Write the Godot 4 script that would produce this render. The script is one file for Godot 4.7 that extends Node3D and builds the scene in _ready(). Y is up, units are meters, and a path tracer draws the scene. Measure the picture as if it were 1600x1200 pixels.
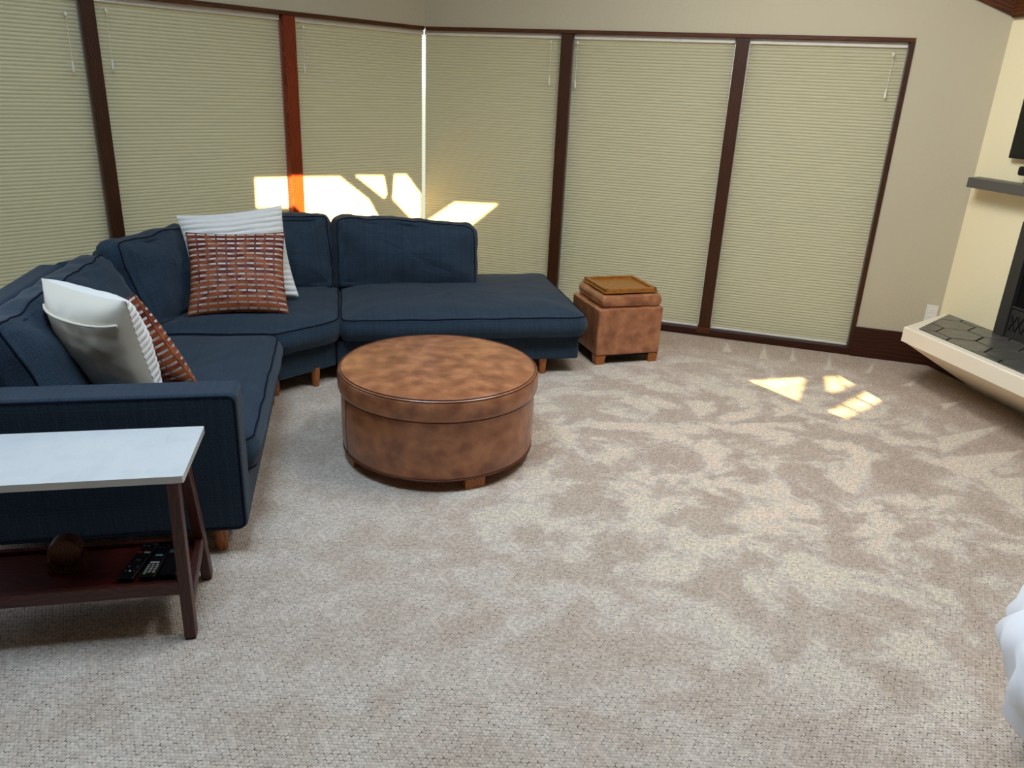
extends Node3D

# ------------------------------------------------------------------ layout
const A := Vector3(0.9765, 0, -0.2153)      # sofa axis to the right
const B := Vector3(0.2153, 0, 0.9765)       # sofa axis towards the viewer
const C := Vector3(-0.734, 0, -6.035)       # corner of the two window walls
const DR := Vector3(0.95542, 0, 0.29525)    # along the right window wall
const DL := Vector3(-0.67494, 0, 0.73788)   # along the left window wall
const NR := Vector3(-0.29525, 0, 0.95542)   # into the room
const NL := Vector3(0.73788, 0, 0.67494)
const DF := Vector3(0.2196, 0, 0.9756)      # along the fireplace wall
const NF := Vector3(-0.9756, 0, 0.2196)
var P1 := C + DR * 3.69
var SKY1 := P1 + DF * 1.35 + NF * 1.9 + Vector3(0, 2.26 + 0.47 * 1.9 - 0.03, 0)
var SKY2 := P1 + DF * 2.05 + NF * 4.25 + Vector3(0, 3.905 - 0.075 - 0.035, 0)
var M := {}
var names := {}
const HEX := 0.0
var rng := RandomNumberGenerator.new()
var SUN := Vector3(-0.41, -0.2962, -0.912).normalized()

func _ready():
	rng.seed = 7
	# camera
	var cam := Camera3D.new()
	cam.name = "camera"
	cam.fov = 52.7885
	cam.near = 0.05
	cam.far = 200.0
	cam.transform = Transform3D(Basis(Vector3(0.99895, 0.042785, -0.016351), Vector3(-0.045803, 0.933133, -0.356601), Vector3(0, 0.356976, 0.934114)).orthonormalized(), Vector3(0, 1.62, 0))
	add_child(cam)
	# sky, exposure
	var env := Environment.new()
	env.background_mode = Environment.BG_SKY
	var sky := Sky.new()
	var sm := ProceduralSkyMaterial.new()
	sm.sky_top_color = Color(0.62, 0.74, 0.9)
	sm.sky_horizon_color = Color(0.93, 0.94, 0.92)
	sm.ground_horizon_color = Color(0.74, 0.75, 0.68)
	sm.ground_bottom_color = Color(0.62, 0.62, 0.55)
	sm.sky_energy_multiplier = 1.0
	sky.sky_material = sm
	env.sky = sky
	env.background_energy_multiplier = 2.2
	env.tonemap_mode = Environment.TONE_MAPPER_LINEAR
	env.tonemap_exposure = 1.1
	env.sdfgi_enabled = true
	env.ssao_enabled = true
	env.ssil_enabled = true
	var we := WorldEnvironment.new()
	we.name = "world"
	we.environment = env
	add_child(we)
	# low evening sun, through the high panes behind the camera
	var sun := DirectionalLight3D.new()
	sun.name = "sun"
	sun.light_color = Color(1.0, 0.86, 0.6)
	sun.light_energy = 15.0
	sun.light_angular_distance = 0.17
	sun.shadow_enabled = true
	sun.look_at_from_position(Vector3.ZERO, SUN, Vector3.UP)
	add_child(sun)
	# daylight in the openings behind the camera, in the left wall and in the skylight
	area_light("daylight_skylight", SKY1 - Vector3(0, 0.03, 0), Vector3(0, -1, 0) - NF * 0.47, Vector2(1.3, 1.5), 5.3, Color(0.95, 0.97, 1.0))
	area_light("daylight_skylight_near", SKY2 - Vector3(0, 0.03, 0), Vector3.DOWN, Vector2(1.1, 1.0), 6.6, Color(0.76, 0.88, 1.0))
	area_light("daylight_side_window", C + DL * 4.75 + NL * 0.05 + Vector3(0, 1.45, 0), NL, Vector2(1.6, 1.7), 1.3, Color(0.86, 0.93, 1.0))

	materials()
	shell()
	window_wall()
	fireplace()
	sofa()
	pillows()
	round_ottoman()
	cube_ottoman()
	table_and_things()
	bean_bag()

func area_light(n, at: Vector3, dir: Vector3, size: Vector2, e: float, col: Color):
	var l := AreaLight3D.new()
	l.name = n
	l.area_size = size
	l.light_energy = e
	l.light_color = col
	l.area_normalize_energy = false
	l.area_range = 30.0
	l.area_attenuation = 2.0
	l.shadow_enabled = true
	l.look_at_from_position(at, at + dir, Vector3(0.01, 0.02, 1).normalized() if absf(dir.normalized().y) > 0.9 else Vector3.UP)
	add_child(l)

# ------------------------------------------------------------------ nodes
func numbered(n: String) -> String:
	if not names.has(n):
		names[n] = 0
		return n
	names[n] += 1
	return "%s_%03d" % [n, names[n]]

func tag(o: Node, label: String, category: String, group := ""):
	o.set_meta("label", label)
	o.set_meta("category", category)
	if group:
		o.set_meta("group", group)
	return o

func thing(n: String, label: String, category: String, at := Vector3.ZERO, basis := Basis(), group := "") -> Node3D:
	var o := Node3D.new()
	o.name = numbered(n)
	o.transform = Transform3D(basis, at)
	add_child(o, true)
	tag(o, label, category, group)
	return o

func part(n: String, st, m: Material, parent: Node, tr := Transform3D()) -> MeshInstance3D:
	var o := MeshInstance3D.new()
	o.name = numbered(n) if parent == self else n
	o.mesh = st.commit() if st is SurfaceTool else st
	o.material_override = m
	o.transform = tr
	o.cast_shadow = GeometryInstance3D.SHADOW_CASTING_SETTING_ON
	parent.add_child(o, true)
	return o

func struct(n: String, st, m: Material, tr := Transform3D()) -> MeshInstance3D:
	var o := part(n, st, m, self, tr)
	o.set_meta("kind", "structure")
	return o

func mb() -> SurfaceTool:
	var st := SurfaceTool.new()
	st.begin(Mesh.PRIMITIVE_TRIANGLES)
	return st

# ------------------------------------------------------------------ shapes
func quadn(st: SurfaceTool, p: Array, n: Array, uv := []):
	for k in [0, 2, 1, 0, 3, 2]:
		st.set_normal(n[k])
		st.set_uv(uv[k] if uv.size() else Vector2.ZERO)
		st.add_vertex(p[k])

func flat_poly(st: SurfaceTool, p: Array):      # counter-clockwise seen from the front
	var n: Vector3 = (p[1] - p[0]).cross(p[2] - p[0]).normalized()
	for k in range(1, p.size() - 1):
		for j in [0, k + 1, k]:
			st.set_normal(n)
			st.set_uv(Vector2.ZERO)
			st.add_vertex(p[j])

func axis_samples(h: float, r: float, k: int) -> Array:
	var o := []
	for i in k + 1:
		o.append(-h + r * tan(PI / 4 * i / k) if false else -h + r * float(i) / k)
	for i in k + 1:
		o.append(h - r + r * float(i) / k)
	return o

func rbox(st: SurfaceTool, c: Vector3, size: Vector3, r: float, k := 1, basis := Basis()):
	var h := size / 2
	r = minf(r, minf(h.x, minf(h.y, h.z)) * 0.98)
	for ax in 3:
		var a1 := (ax + 1) % 3
		var a2 := (ax + 2) % 3
		var s1 := axis_samples(h[a1], r, k)
		var s2 := axis_samples(h[a2], r, k)
		for sg in [-1.0, 1.0]:
			for i in s1.size() - 1:
				for j in s2.size() - 1:
					var ps := []
					var ns := []
					for q in [[i, j], [i + 1, j], [i + 1, j + 1], [i, j + 1]]:
						var p := Vector3.ZERO
						p[ax] = h[ax] * sg
						p[a1] = s1[q[0]]
						p[a2] = s2[q[1]]
						var inner := Vector3(clampf(p.x, -h.x + r, h.x - r), clampf(p.y, -h.y + r, h.y - r), clampf(p.z, -h.z + r, h.z - r))
						var n := (p - inner).normalized()
						ps.append(c + basis * (inner + n * r))
						ns.append(basis * n)
					if sg < 0:
						ps.reverse()
						ns.reverse()
					quadn(st, ps, ns)

func box_between(st: SurfaceTool, p: Vector3, q: Vector3, w: float, d: float, r: float, side := Vector3(1, 0, 0)):
	var y := (q - p).normalized()
	var x := (side - y * side.dot(y)).normalized()
	rbox(st, (p + q) / 2, Vector3(w, (q - p).length(), d), r, 1, Basis(x, y, x.cross(y)))

func prism(st: SurfaceTool, poly: PackedVector2Array, y0: float, y1: float, bev := 0.0):
	var pl := poly
	if Geometry2D.is_polygon_clockwise(pl):
		pl = pl.duplicate()
		pl.reverse()
	# in x,z with y up, a counter-clockwise list (x right, z up on paper) is clockwise from above
	var top := pl
	if bev > 0:
		var ins := Geometry2D.offset_polygon(pl, -bev, Geometry2D.JOIN_MITER)
		if ins.size() and ins[0].size() == pl.size():
			var best := 0
			for i in pl.size():
				if ins[0][i].distance_to(pl[0]) < ins[0][best].distance_to(pl[0]):
					best = i
			top = PackedVector2Array()
			for i in pl.size():
				top.append(ins[0][(best + i) % pl.size()])
	var tri := Geometry2D.triangulate_polygon(top)
	for k in range(0, tri.size(), 3):
		var p := [v3(top[tri[k]], y1), v3(top[tri[k + 1]], y1), v3(top[tri[k + 2]], y1)]
		var n: Vector3 = (p[1] - p[0]).cross(p[2] - p[0])
		if n.y < 0:
			p.reverse()
		flat_poly(st, p)
	tri = Geometry2D.triangulate_polygon(pl)
	for k in range(0, tri.size(), 3):
		var p := [v3(pl[tri[k]], y0), v3(pl[tri[k + 1]], y0), v3(pl[tri[k + 2]], y0)]
		var n: Vector3 = (p[1] - p[0]).cross(p[2] - p[0])
		if n.y > 0:
			p.reverse()
		flat_poly(st, p)
	var yb := y1 - bev
	for i in pl.size():
		var j := (i + 1) % pl.size()
		flat_poly(st, [v3(pl[j], y0), v3(pl[i], y0), v3(pl[i], yb), v3(pl[j], yb)])
		if bev > 0:
			flat_poly(st, [v3(pl[j], yb), v3(pl[i], yb), v3(top[i], y1), v3(top[j], y1)])

func v3(p: Vector2, y: float) -> Vector3:
	return Vector3(p.x, y, p.y)

func tube(st: SurfaceTool, pts: Array, r: float, sides := 6, closed := false, r_end := -1.0):
	var n := pts.size()
	var rings := []
	var nrm := []
	var last := Vector3.UP
	for i in n:
		var a: Vector3 = pts[(i - 1 + n) % n] if closed or i > 0 else pts[0]
		var b: Vector3 = pts[(i + 1) % n] if closed or i < n - 1 else pts[n - 1]
		var d := (b - a).normalized()
		if i == 0 and absf(d.dot(last)) > 0.9:
			last = Vector3.RIGHT
		var x := (last - d * last.dot(d)).normalized()
		last = x
		var y := d.cross(x)
		var rr := r if r_end < 0 else lerpf(r, r_end, float(i) / (n - 1))
		var ring := []
		var rn := []
		for k in sides:
			var f := TAU * k / sides
			var v := x * cos(f) + y * sin(f)
			ring.append(pts[i] + v * rr)
			rn.append(v)
		rings.append(ring)
		nrm.append(rn)
	for i in (n if closed else n - 1):
		var j := (i + 1) % n
		for k in sides:
			var l := (k + 1) % sides
			quadn(st, [rings[i][k], rings[i][l], rings[j][l], rings[j][k]], [nrm[i][k], nrm[i][l], nrm[j][l], nrm[j][k]])
	if not closed:
		var r0: Array = rings[0].duplicate()
		r0.reverse()
		flat_poly(st, r0)
		flat_poly(st, rings[n - 1])

func lathe(st: SurfaceTool, prof: Array, n := 48, c := Vector3.ZERO, basis := Basis()):
	var m := prof.size()
	for i in m - 1:
		var p: Vector2 = prof[i]
		var q: Vector2 = prof[i + 1]
		var d := (q - p).normalized()
		var nn := Vector2(d.y, -d.x)
		var na := nn
		var nb := nn
		if i > 0:
			var d0: Vector2 = (p - prof[i - 1]).normalized()
			if d0.dot(d) > 0.6:
				na = (nn + Vector2(d0.y, -d0.x)).normalized()
		if i < m - 2:
			var d1: Vector2 = (prof[i + 2] - q).normalized()
			if d1.dot(d) > 0.6:
				nb = (nn + Vector2(d1.y, -d1.x)).normalized()
		for k in n:
			var f0 := TAU * k / n
			var f1 := TAU * (k + 1) / n
			var e0 := Vector3(cos(f0), 0, -sin(f0))
			var e1 := Vector3(cos(f1), 0, -sin(f1))
			var ps := [e0 * p.x, e1 * p.x, e1 * q.x, e0 * q.x]
			var ns := [e0 * na.x, e1 * na.x, e1 * nb.x, e0 * nb.x]
			for t in 4:
				var up := Vector3(0, p.y if t < 2 else q.y, 0)
				ps[t] = c + basis * (ps[t] + up)
				ns[t] = basis * (ns[t] + Vector3(0, na.y if t < 2 else nb.y, 0))
			quadn(st, ps, ns)

# a rounded outline with points not further apart than step
func outline(pts: Array, r: float, step := 0.045) -> PackedVector2Array:
	var n := pts.size()
	var area := 0.0
	for i in n:
		area += pts[i].x * pts[(i + 1) % n].y - pts[(i + 1) % n].x * pts[i].y
	if area < 0:
		pts = pts.duplicate()
		pts.reverse()
	var rough := PackedVector2Array()
	for i in n:
		var p: Vector2 = pts[i]
		var a: Vector2 = (pts[(i - 1 + n) % n] - p).normalized()
		var b: Vector2 = (pts[(i + 1) % n] - p).normalized()
		for k in 7:
			var t := k / 6.0
			var s := p + a * r
			var e := p + b * r
			rough.append(s.lerp(p, t).lerp(p.lerp(e, t), t))
	var out := PackedVector2Array()
	for i in rough.size():
		var p := rough[i]
		var q := rough[(i + 1) % rough.size()]
		var c := maxi(1, int(ceil(p.distance_to(q) / step)))
		for k in c:
			out.append(p.lerp(q, float(k) / c))
	return out

# a stuffed cushion on an outline in x,z; y is its thickness. Returns the paths of its two edges for piping.
func puff(st: SurfaceTool, o: PackedVector2Array, h: float, er: float, bulge: float, crown_top: float, crown_bottom: float, wrinkle := 0.004, seed := 1) -> Array:
	var n := o.size()
	var cen := Vector2.ZERO
	for p in o:
		cen += p / n
	var nor := PackedVector2Array()
	for i in n:
		var d := (o[(i + 1) % n] - o[(i - 1 + n) % n]).normalized()
		nor.append(Vector2(d.y, -d.x))
	var fn := FastNoiseLite.new()
	fn.seed = seed
	fn.frequency = 4.5
	fn.fractal_octaves = 3
	var rings := []
	for t in [0.0, 0.2, 0.4, 0.6, 0.8, 0.92]:
		rings.append([0, t, 0.0])
	for k in range(0, 5):
		var f := PI / 2 * k / 4.0
		rings.append([1, er * (1 - sin(f)), er * (1 - cos(f))])
	for k in [0.2, 0.4, 0.6, 0.8]:
		rings.append([1, -bulge * sin(PI * k), lerpf(er, h - er, k)])
	for k in range(0, 5):
		var f := PI / 2 * k / 4.0
		rings.append([1, er * (1 - cos(f)), h - er + er * sin(f)])
	for t in [0.97, 0.93, 0.86, 0.77, 0.66, 0.54, 0.4, 0.2, 0.0]:
		rings.append([0, t, h])
	var grid := []
	for rg in rings:
		var row := PackedVector3Array()
		for i in n:
			var p: Vector2
			var lift := 0.0
			if rg[0] == 0:
				p = cen.lerp(o[i] - nor[i] * er, rg[1])
				var dm := 1e9
				for k in range(0, n):
					dm = minf(dm, p.distance_to(Geometry2D.get_closest_point_to_segment(p, o[k], o[(k + 1) % n])))
				var q := clampf((dm - er) / 0.26, 0.0, 1.0)
				lift = 1.0 - pow(1.0 - q, 2.6)
			else:
				p = o[i] - nor[i] * rg[1]
			var v := v3(p, rg[2])
			var w := fn.get_noise_3dv(v) * wrinkle
			var w2 := fn.get_noise_3dv(v + Vector3(9, 3, 5)) * wrinkle
			if rg[0] == 0:
				v.y += lift * crown_top if rg[2] > h / 2 else -lift * crown_bottom
				v.y += w * 1.5 * (1.0 if rg[2] > h / 2 else 0.3)
			else:
				v += v3(nor[i], 0) * w + Vector3(0, w2, 0)
			row.append(v)
		grid.append(row)
	st.set_smooth_group(0)
	for r in grid.size() - 1:
		for i in n:
			var j := (i + 1) % n
			for v in [grid[r][i], grid[r + 1][i], grid[r + 1][j], grid[r][i], grid[r + 1][j], grid[r][j]]:
				st.set_uv(Vector2.ZERO)
				st.add_vertex(v)
	st.generate_normals()
	var top := []
	var bot := []
	for i in n:
		top.append(grid[17][i] + v3(nor[i], 0) * 0.001)
		bot.append(grid[8][i] + v3(nor[i], 0) * 0.001)
	return [top, bot]

# ------------------------------------------------------------------ materials
func mat(n: String, c: Color, rough := 0.8, spec := 0.4) -> StandardMaterial3D:
	var m := StandardMaterial3D.new()
	m.resource_name = n
	m.albedo_color = c
	m.roughness = rough
	m.metallic_specular = spec
	M[n] = m
	return m

func tri(m: StandardMaterial3D, s: Vector3, world := false):
	m.uv1_triplanar = true
	m.uv1_world_triplanar = world
	m.uv1_scale = s
	m.uv1_triplanar_sharpness = 8.0

func rgb(r, g, b) -> Color:
	return Color(r / 255.0, g / 255.0, b / 255.0)

func tex(w: int, h: int, f: Callable) -> ImageTexture:
	var im := Image.create(w, h, false, Image.FORMAT_RGB8)
	for y in h:
		for x in w:
			im.set_pixel(x, y, f.call(x, y))
	return ImageTexture.create_from_image(im)

func noise(seed: int, freq: float, oct := 3) -> FastNoiseLite:
	var f := FastNoiseLite.new()
	f.seed = seed
	f.frequency = freq
	f.fractal_octaves = oct
	return f

# noise that repeats every w,h pixels; values -1..1
var tiles := {}
func wrapn(f: FastNoiseLite, x: float, y: float, w: float, h: float, _k := 1.0) -> float:
	var key := [f.get_instance_id(), w, h]
	if not tiles.has(key):
		tiles[key] = f.get_seamless_image(int(w), int(h), false, false, 0.2, false)
	var im: Image = tiles[key]
	return clampf((im.get_pixel(posmod(int(x), int(w)), posmod(int(y), int(h))).r - 0.5) * 2.0, -1.0, 1.0)

func wood_tex(seed: int, dark: Color, light: Color, rings: float, across: bool) -> ImageTexture:
	var f := noise(seed, 0.012, 2)
	var g := noise(seed + 1, 0.2, 2)
	var w := 192
	var h := 768
	var fnc := func(x, y):
		var u: float
		var v: float
		if across:
			v = float(x) / h
			u = float(y) / w
		else:
			u = float(x) / w
			v = float(y) / h
		var wob := f.get_noise_2d(u * 60.0, v * 420.0) * 0.22
		var d := sqrt(pow(u - 0.5 + wob * 0.5, 2) + pow(0.16 + 0.22 * sin(v * TAU) + wob, 2) * 0.5)
		var k := fposmod(d * rings, 1.0)
		k = pow(k, 1.6)
		k = clampf(k + g.get_noise_2d(u * 300.0, v * 22.0) * 0.35, 0.0, 1.0)
		return light.lerp(dark, k)
	return tex(h, w, fnc) if across else tex(w, h, fnc)

func materials():
	# paint
	var pn := noise(3, 0.05, 3)
	var paint := tex(128, 128, func(x, y):
		var k: float = 0.5 + 0.5 * wrapn(pn, x, y, 128, 128, 2.0)
		return Color(k, k, k))
	for d in [["wall_paint", rgb(200, 187, 156)], ["fireplace_paint", rgb(246, 230, 186)], ["ceiling_paint", rgb(206, 190, 160)]]:
		var m := mat(d[0], d[1], 0.75, 0.3)
		m.heightmap_enabled = true
		m.heightmap_texture = paint
		m.heightmap_scale = 0.12
		tri(m, Vector3(5, 5, 5), true)
	# stained wood
	var wv := wood_tex(11, Color(0.105, 0.046, 0.014), Color(0.36, 0.19, 0.07), 13.0, false)
	var wh := wood_tex(12, Color(0.15, 0.065, 0.02), Color(0.30, 0.145, 0.05), 9.0, true)
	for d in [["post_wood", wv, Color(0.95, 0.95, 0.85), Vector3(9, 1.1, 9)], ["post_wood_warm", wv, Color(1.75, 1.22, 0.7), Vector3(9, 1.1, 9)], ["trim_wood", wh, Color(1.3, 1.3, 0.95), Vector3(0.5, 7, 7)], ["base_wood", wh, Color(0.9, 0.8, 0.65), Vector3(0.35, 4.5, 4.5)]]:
		var m := mat(d[0], d[2], 0.5, 0.4)
		m.albedo_texture = d[1]
		tri(m, d[3])
	var wl := wood_tex(15, Color(0.55, 0.30, 0.11), Color(0.72, 0.43, 0.18), 8.0, false)
	var m2 := mat("leg_wood", Color(1, 1, 1), 0.38, 0.5)
	m2.albedo_texture = wl
	tri(m2, Vector3(8, 4, 8))
	m2 = mat("tray_wood", Color(1.0, 1.0, 1.0), 0.32, 0.5)
	m2.albedo_texture = wood_tex(16, Color(0.55, 0.33, 0.10), Color(0.66, 0.42, 0.15), 9.0, true)
	tri(m2, Vector3(2, 2, 2))
	m2 = mat("walnut", Color(1.05, 0.78, 0.62), 0.4, 0.5)
	m2.albedo_texture = wood_tex(17, Color(0.17, 0.07, 0.05), Color(0.31, 0.145, 0.10), 10.0, true)
	tri(m2, Vector3(1.2, 6, 6))
	m2 = mat("walnut_upright", Color(1.05, 0.9, 0.72), 0.4, 0.5)
	m2.albedo_texture = wood_tex(18, Color(0.19, 0.08, 0.055), Color(0.30, 0.14, 0.10), 10.0, false)
	tri(m2, Vector3(8, 1.5, 8))
	m2 = mat("coaster_wood", Color(1, 1, 1), 0.5, 0.4)
	m2.albedo_texture = wood_tex(19, Color(0.20, 0.09, 0.035), Color(0.40, 0.22, 0.10), 9.0, false)
	tri(m2, Vector3(12, 6, 12))
	# blinds
	m2 = mat("shade_fabric", rgb(190, 181, 151), 0.85, 0.2)
	m2.backlight_enabled = true
	m2.backlight = Color(0.62, 0.59, 0.46)
	mat("shade_rail", rgb(236, 226, 206), 0.45, 0.4)
	mat("cord_white", rgb(235, 228, 210), 0.6, 0.3)
	m2 = mat("skylight_frost", rgb(230, 235, 240), 0.8, 0.2)
	m2.emission_enabled = true
	m2.emission = Color(0.85, 0.92, 1.0)
	m2.emission_energy_multiplier = 1.5
	mat("dark_paint", rgb(112, 98, 82), 0.8, 0.2)
	# upholstery
	var fn := noise(21, 0.35, 2)
	var r2 := RandomNumberGenerator.new()
	r2.seed = 5
	var warp := PackedFloat32Array()
	for i in 512:
		warp.append(r2.randf())
	var linen := tex(256, 256, func(x, y):
		var wv2: float = warp[x] * 0.25 + warp[256 + y] * 0.25 + 0.25
		var over: bool = (x / 2 + y / 2) % 2 == 0
		var k: float = 0.5 * warp[(x * 7 + y * 131) % 512] + 0.5 * wv2
		k = clampf(k + (0.12 if over else -0.12) + 0.4 * wrapn(fn, x, y, 256, 256, 1.0), 0.0, 1.0)
		return Color(0.085, 0.122, 0.16).lerp(Color(0.43, 0.515, 0.595), k * k * 0.85))
	var m := mat("navy_fabric", Color(1, 1, 1), 0.95, 0.2)
	m.albedo_texture = linen
	m.heightmap_enabled = true
	m.heightmap_texture = linen
	m.heightmap_scale = 0.09
	m.rim_enabled = true
	m.rim = 0.25
	m.rim_tint = 0.6
	tri(m, Vector3(4.2, 4.2, 4.2))
	m = mat("navy_piping", rgb(24, 30, 42), 0.9, 0.2)
	# leather
	var l1 := noise(31, 0.014, 4)
	var l2 := noise(32, 0.3, 2)
	var hide := tex(384, 384, func(x, y):
		var k: float = clampf(0.5 + 0.95 * wrapn(l1, x, y, 384, 384, 1.0), 0.0, 1.0)
		var e: float = wrapn(l2, x, y, 384, 384, 0.7) * 0.05
		return Color(0.54, 0.32, 0.20).lerp(Color(0.735, 0.485, 0.32), k) * (1.0 + e))
	var grain := tex(256, 256, func(x, y):
		var k: float = 0.5 + 0.5 * wrapn(l2, x, y, 256, 256, 2.0)
		return Color(k, k, k))
	m = mat("leather", Color(1, 1, 1), 0.34, 0.5)
	m.clearcoat_enabled = true
	m.clearcoat = 0.25
	m.clearcoat_roughness = 0.3
	m.albedo_texture = hide
	tri(m, Vector3(1.5, 1.5, 1.5))
	mat("leather_seam", rgb(96, 52, 34), 0.5, 0.4)
	mat("thread", rgb(176, 128, 92), 0.7, 0.3)
	mat("dark_under", rgb(24, 18, 14), 0.9, 0.2)
	# pillows
	m = mat("white_cord", rgb(238, 234, 226), 0.95, 0.2)
	m.rim_enabled = true
	m.rim = 0.3
	m = mat("white_satin", rgb(238, 228, 208), 0.5, 0.4)
	m = mat("white_plush", rgb(236, 236, 238), 0.97, 0.2)
	m.rim_enabled = true
	m.rim = 0.5
	var pn2 := noise(41, 0.012, 2)
	var pn3 := noise(42, 0.4, 1)
	m = mat("rust_weave", Color(1, 1, 1), 0.6, 0.4)
	m.albedo_texture = tex(512, 640, func(x, y):
		var cx: float = fposmod(x / 512.0 * 10.0, 1.0)
		var cy: float = fposmod(y / 640.0 * 15.0, 1.0)
		var nap: float = clampf(0.5 + 1.3 * pn2.get_noise_2d(x, y) + (0.35 - y / 640.0) * 0.8, 0.0, 1.0)
		var e: float = 1.0 + pn3.get_noise_2d(x, y) * 0.2
		var rust := Color(0.62, 0.31, 0.15).lerp(Color(0.36, 0.10, 0.05), nap)
		var silver := Color(0.66, 0.56, 0.50).lerp(Color(0.86, 0.82, 0.78), nap)
		var o := rust
		if cx > 0.10 and cx < 0.92 and cy > 0.34 and cy < 0.70:
			o = silver
		elif cx > 0.96 or cx < 0.03:
			o = rust.lerp(Color(0.66, 0.50, 0.42), 0.45)
		elif (cy > 0.26 and cy <= 0.34) or (cx > 0.92 and cy > 0.3 and cy < 0.7):
			o = rust.darkened(0.35)
		return o * e)
	# stone, tile, metal, plastic
	var mn := noise(51, 0.008, 4)
	m = mat("marble", Color(1, 1, 1), 0.16, 0.5)
	m.albedo_texture = tex(512, 512, func(x, y):
		var w: float = wrapn(mn, x, y, 512, 512, 1.0)
		var vein: float = pow(1.0 - clampf(absf(sin((x * 0.7 + y * 1.0) / 512.0 * TAU + w * 7.0)) * 3.0, 0.0, 1.0), 2.0)
		return Color(0.86, 0.86, 0.85).lerp(Color(0.70, 0.70, 0.70), clampf(vein * 0.10 + maxf(0.0, w) * 0.22, 0.0, 1.0)))
	tri(m, Vector3(1.6, 1.6, 1.6))
	m = mat("slate_tile", Color(1, 1, 1), 0.3, 0.5)
	m.albedo_texture = tex(256, 256, func(x, y):
		var w: float = wrapn(mn, x * 2.0, y * 6.0, 512, 512, 2.0)
		return Color(0.29, 0.275, 0.245).lerp(Color(0.41, 0.395, 0.36), clampf(0.5 + w, 0.0, 1.0)))
	tri(m, Vector3(2.5, 2.5, 2.5))
	mat("grout", rgb(40, 37, 33), 0.9, 0.2)
	mat("cream_plaster", rgb(238, 224, 198), 0.6, 0.3)
	mat("mantel_stone", rgb(88, 84, 76), 0.45, 0.4)
	mat("surround_slate", rgb(56, 53, 48), 0.5, 0.4)
	mat("firebox_black", rgb(8, 8, 8), 0.6, 0.3)
	mat("iron", rgb(46, 44, 41), 0.5, 0.5)
	mat("screen_black", rgb(7, 7, 8), 0.12, 0.5)
	mat("plastic_black", rgb(14, 14, 16), 0.4, 0.4)
	mat("plastic_blue", rgb(30, 66, 92), 0.4, 0.4)
	mat("plastic_grey", rgb(70, 78, 84), 0.5, 0.4)
	mat("button_white", rgb(205, 208, 208), 0.5, 0.4)
	mat("button_red", rgb(170, 40, 44), 0.5, 0.4)
	mat("button_green", rgb(60, 170, 105), 0.5, 0.4)
	mat("button_blue", rgb(130, 190, 210), 0.5, 0.4)
	mat("plate_white", rgb(236, 230, 216), 0.35, 0.5)
	m = mat("glass", Color(1, 1, 1, 0.06), 0.02, 0.5)
	m.transparency = BaseMaterial3D.TRANSPARENCY_ALPHA
	# carpet: looped pile, brushed lighter and darker by the vacuum cleaner
	carpet()

func in_poly(p: Vector2, poly: Array) -> float:   # signed distance, positive inside a convex polygon
	var d := 1e9
	var s := 0.0
	for i in poly.size():
		var a: Vector2 = poly[i]
		var b: Vector2 = poly[(i + 1) % poly.size()]
		s += a.x * b.y - b.x * a.y
	for i in poly.size():
		var a: Vector2 = poly[i]
		var b: Vector2 = poly[(i + 1) % poly.size()]
		var e := (b - a).normalized()
		var q := p - a
		d = minf(d, (e.x * q.y - e.y * q.x) * signf(s))
	return d

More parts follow.
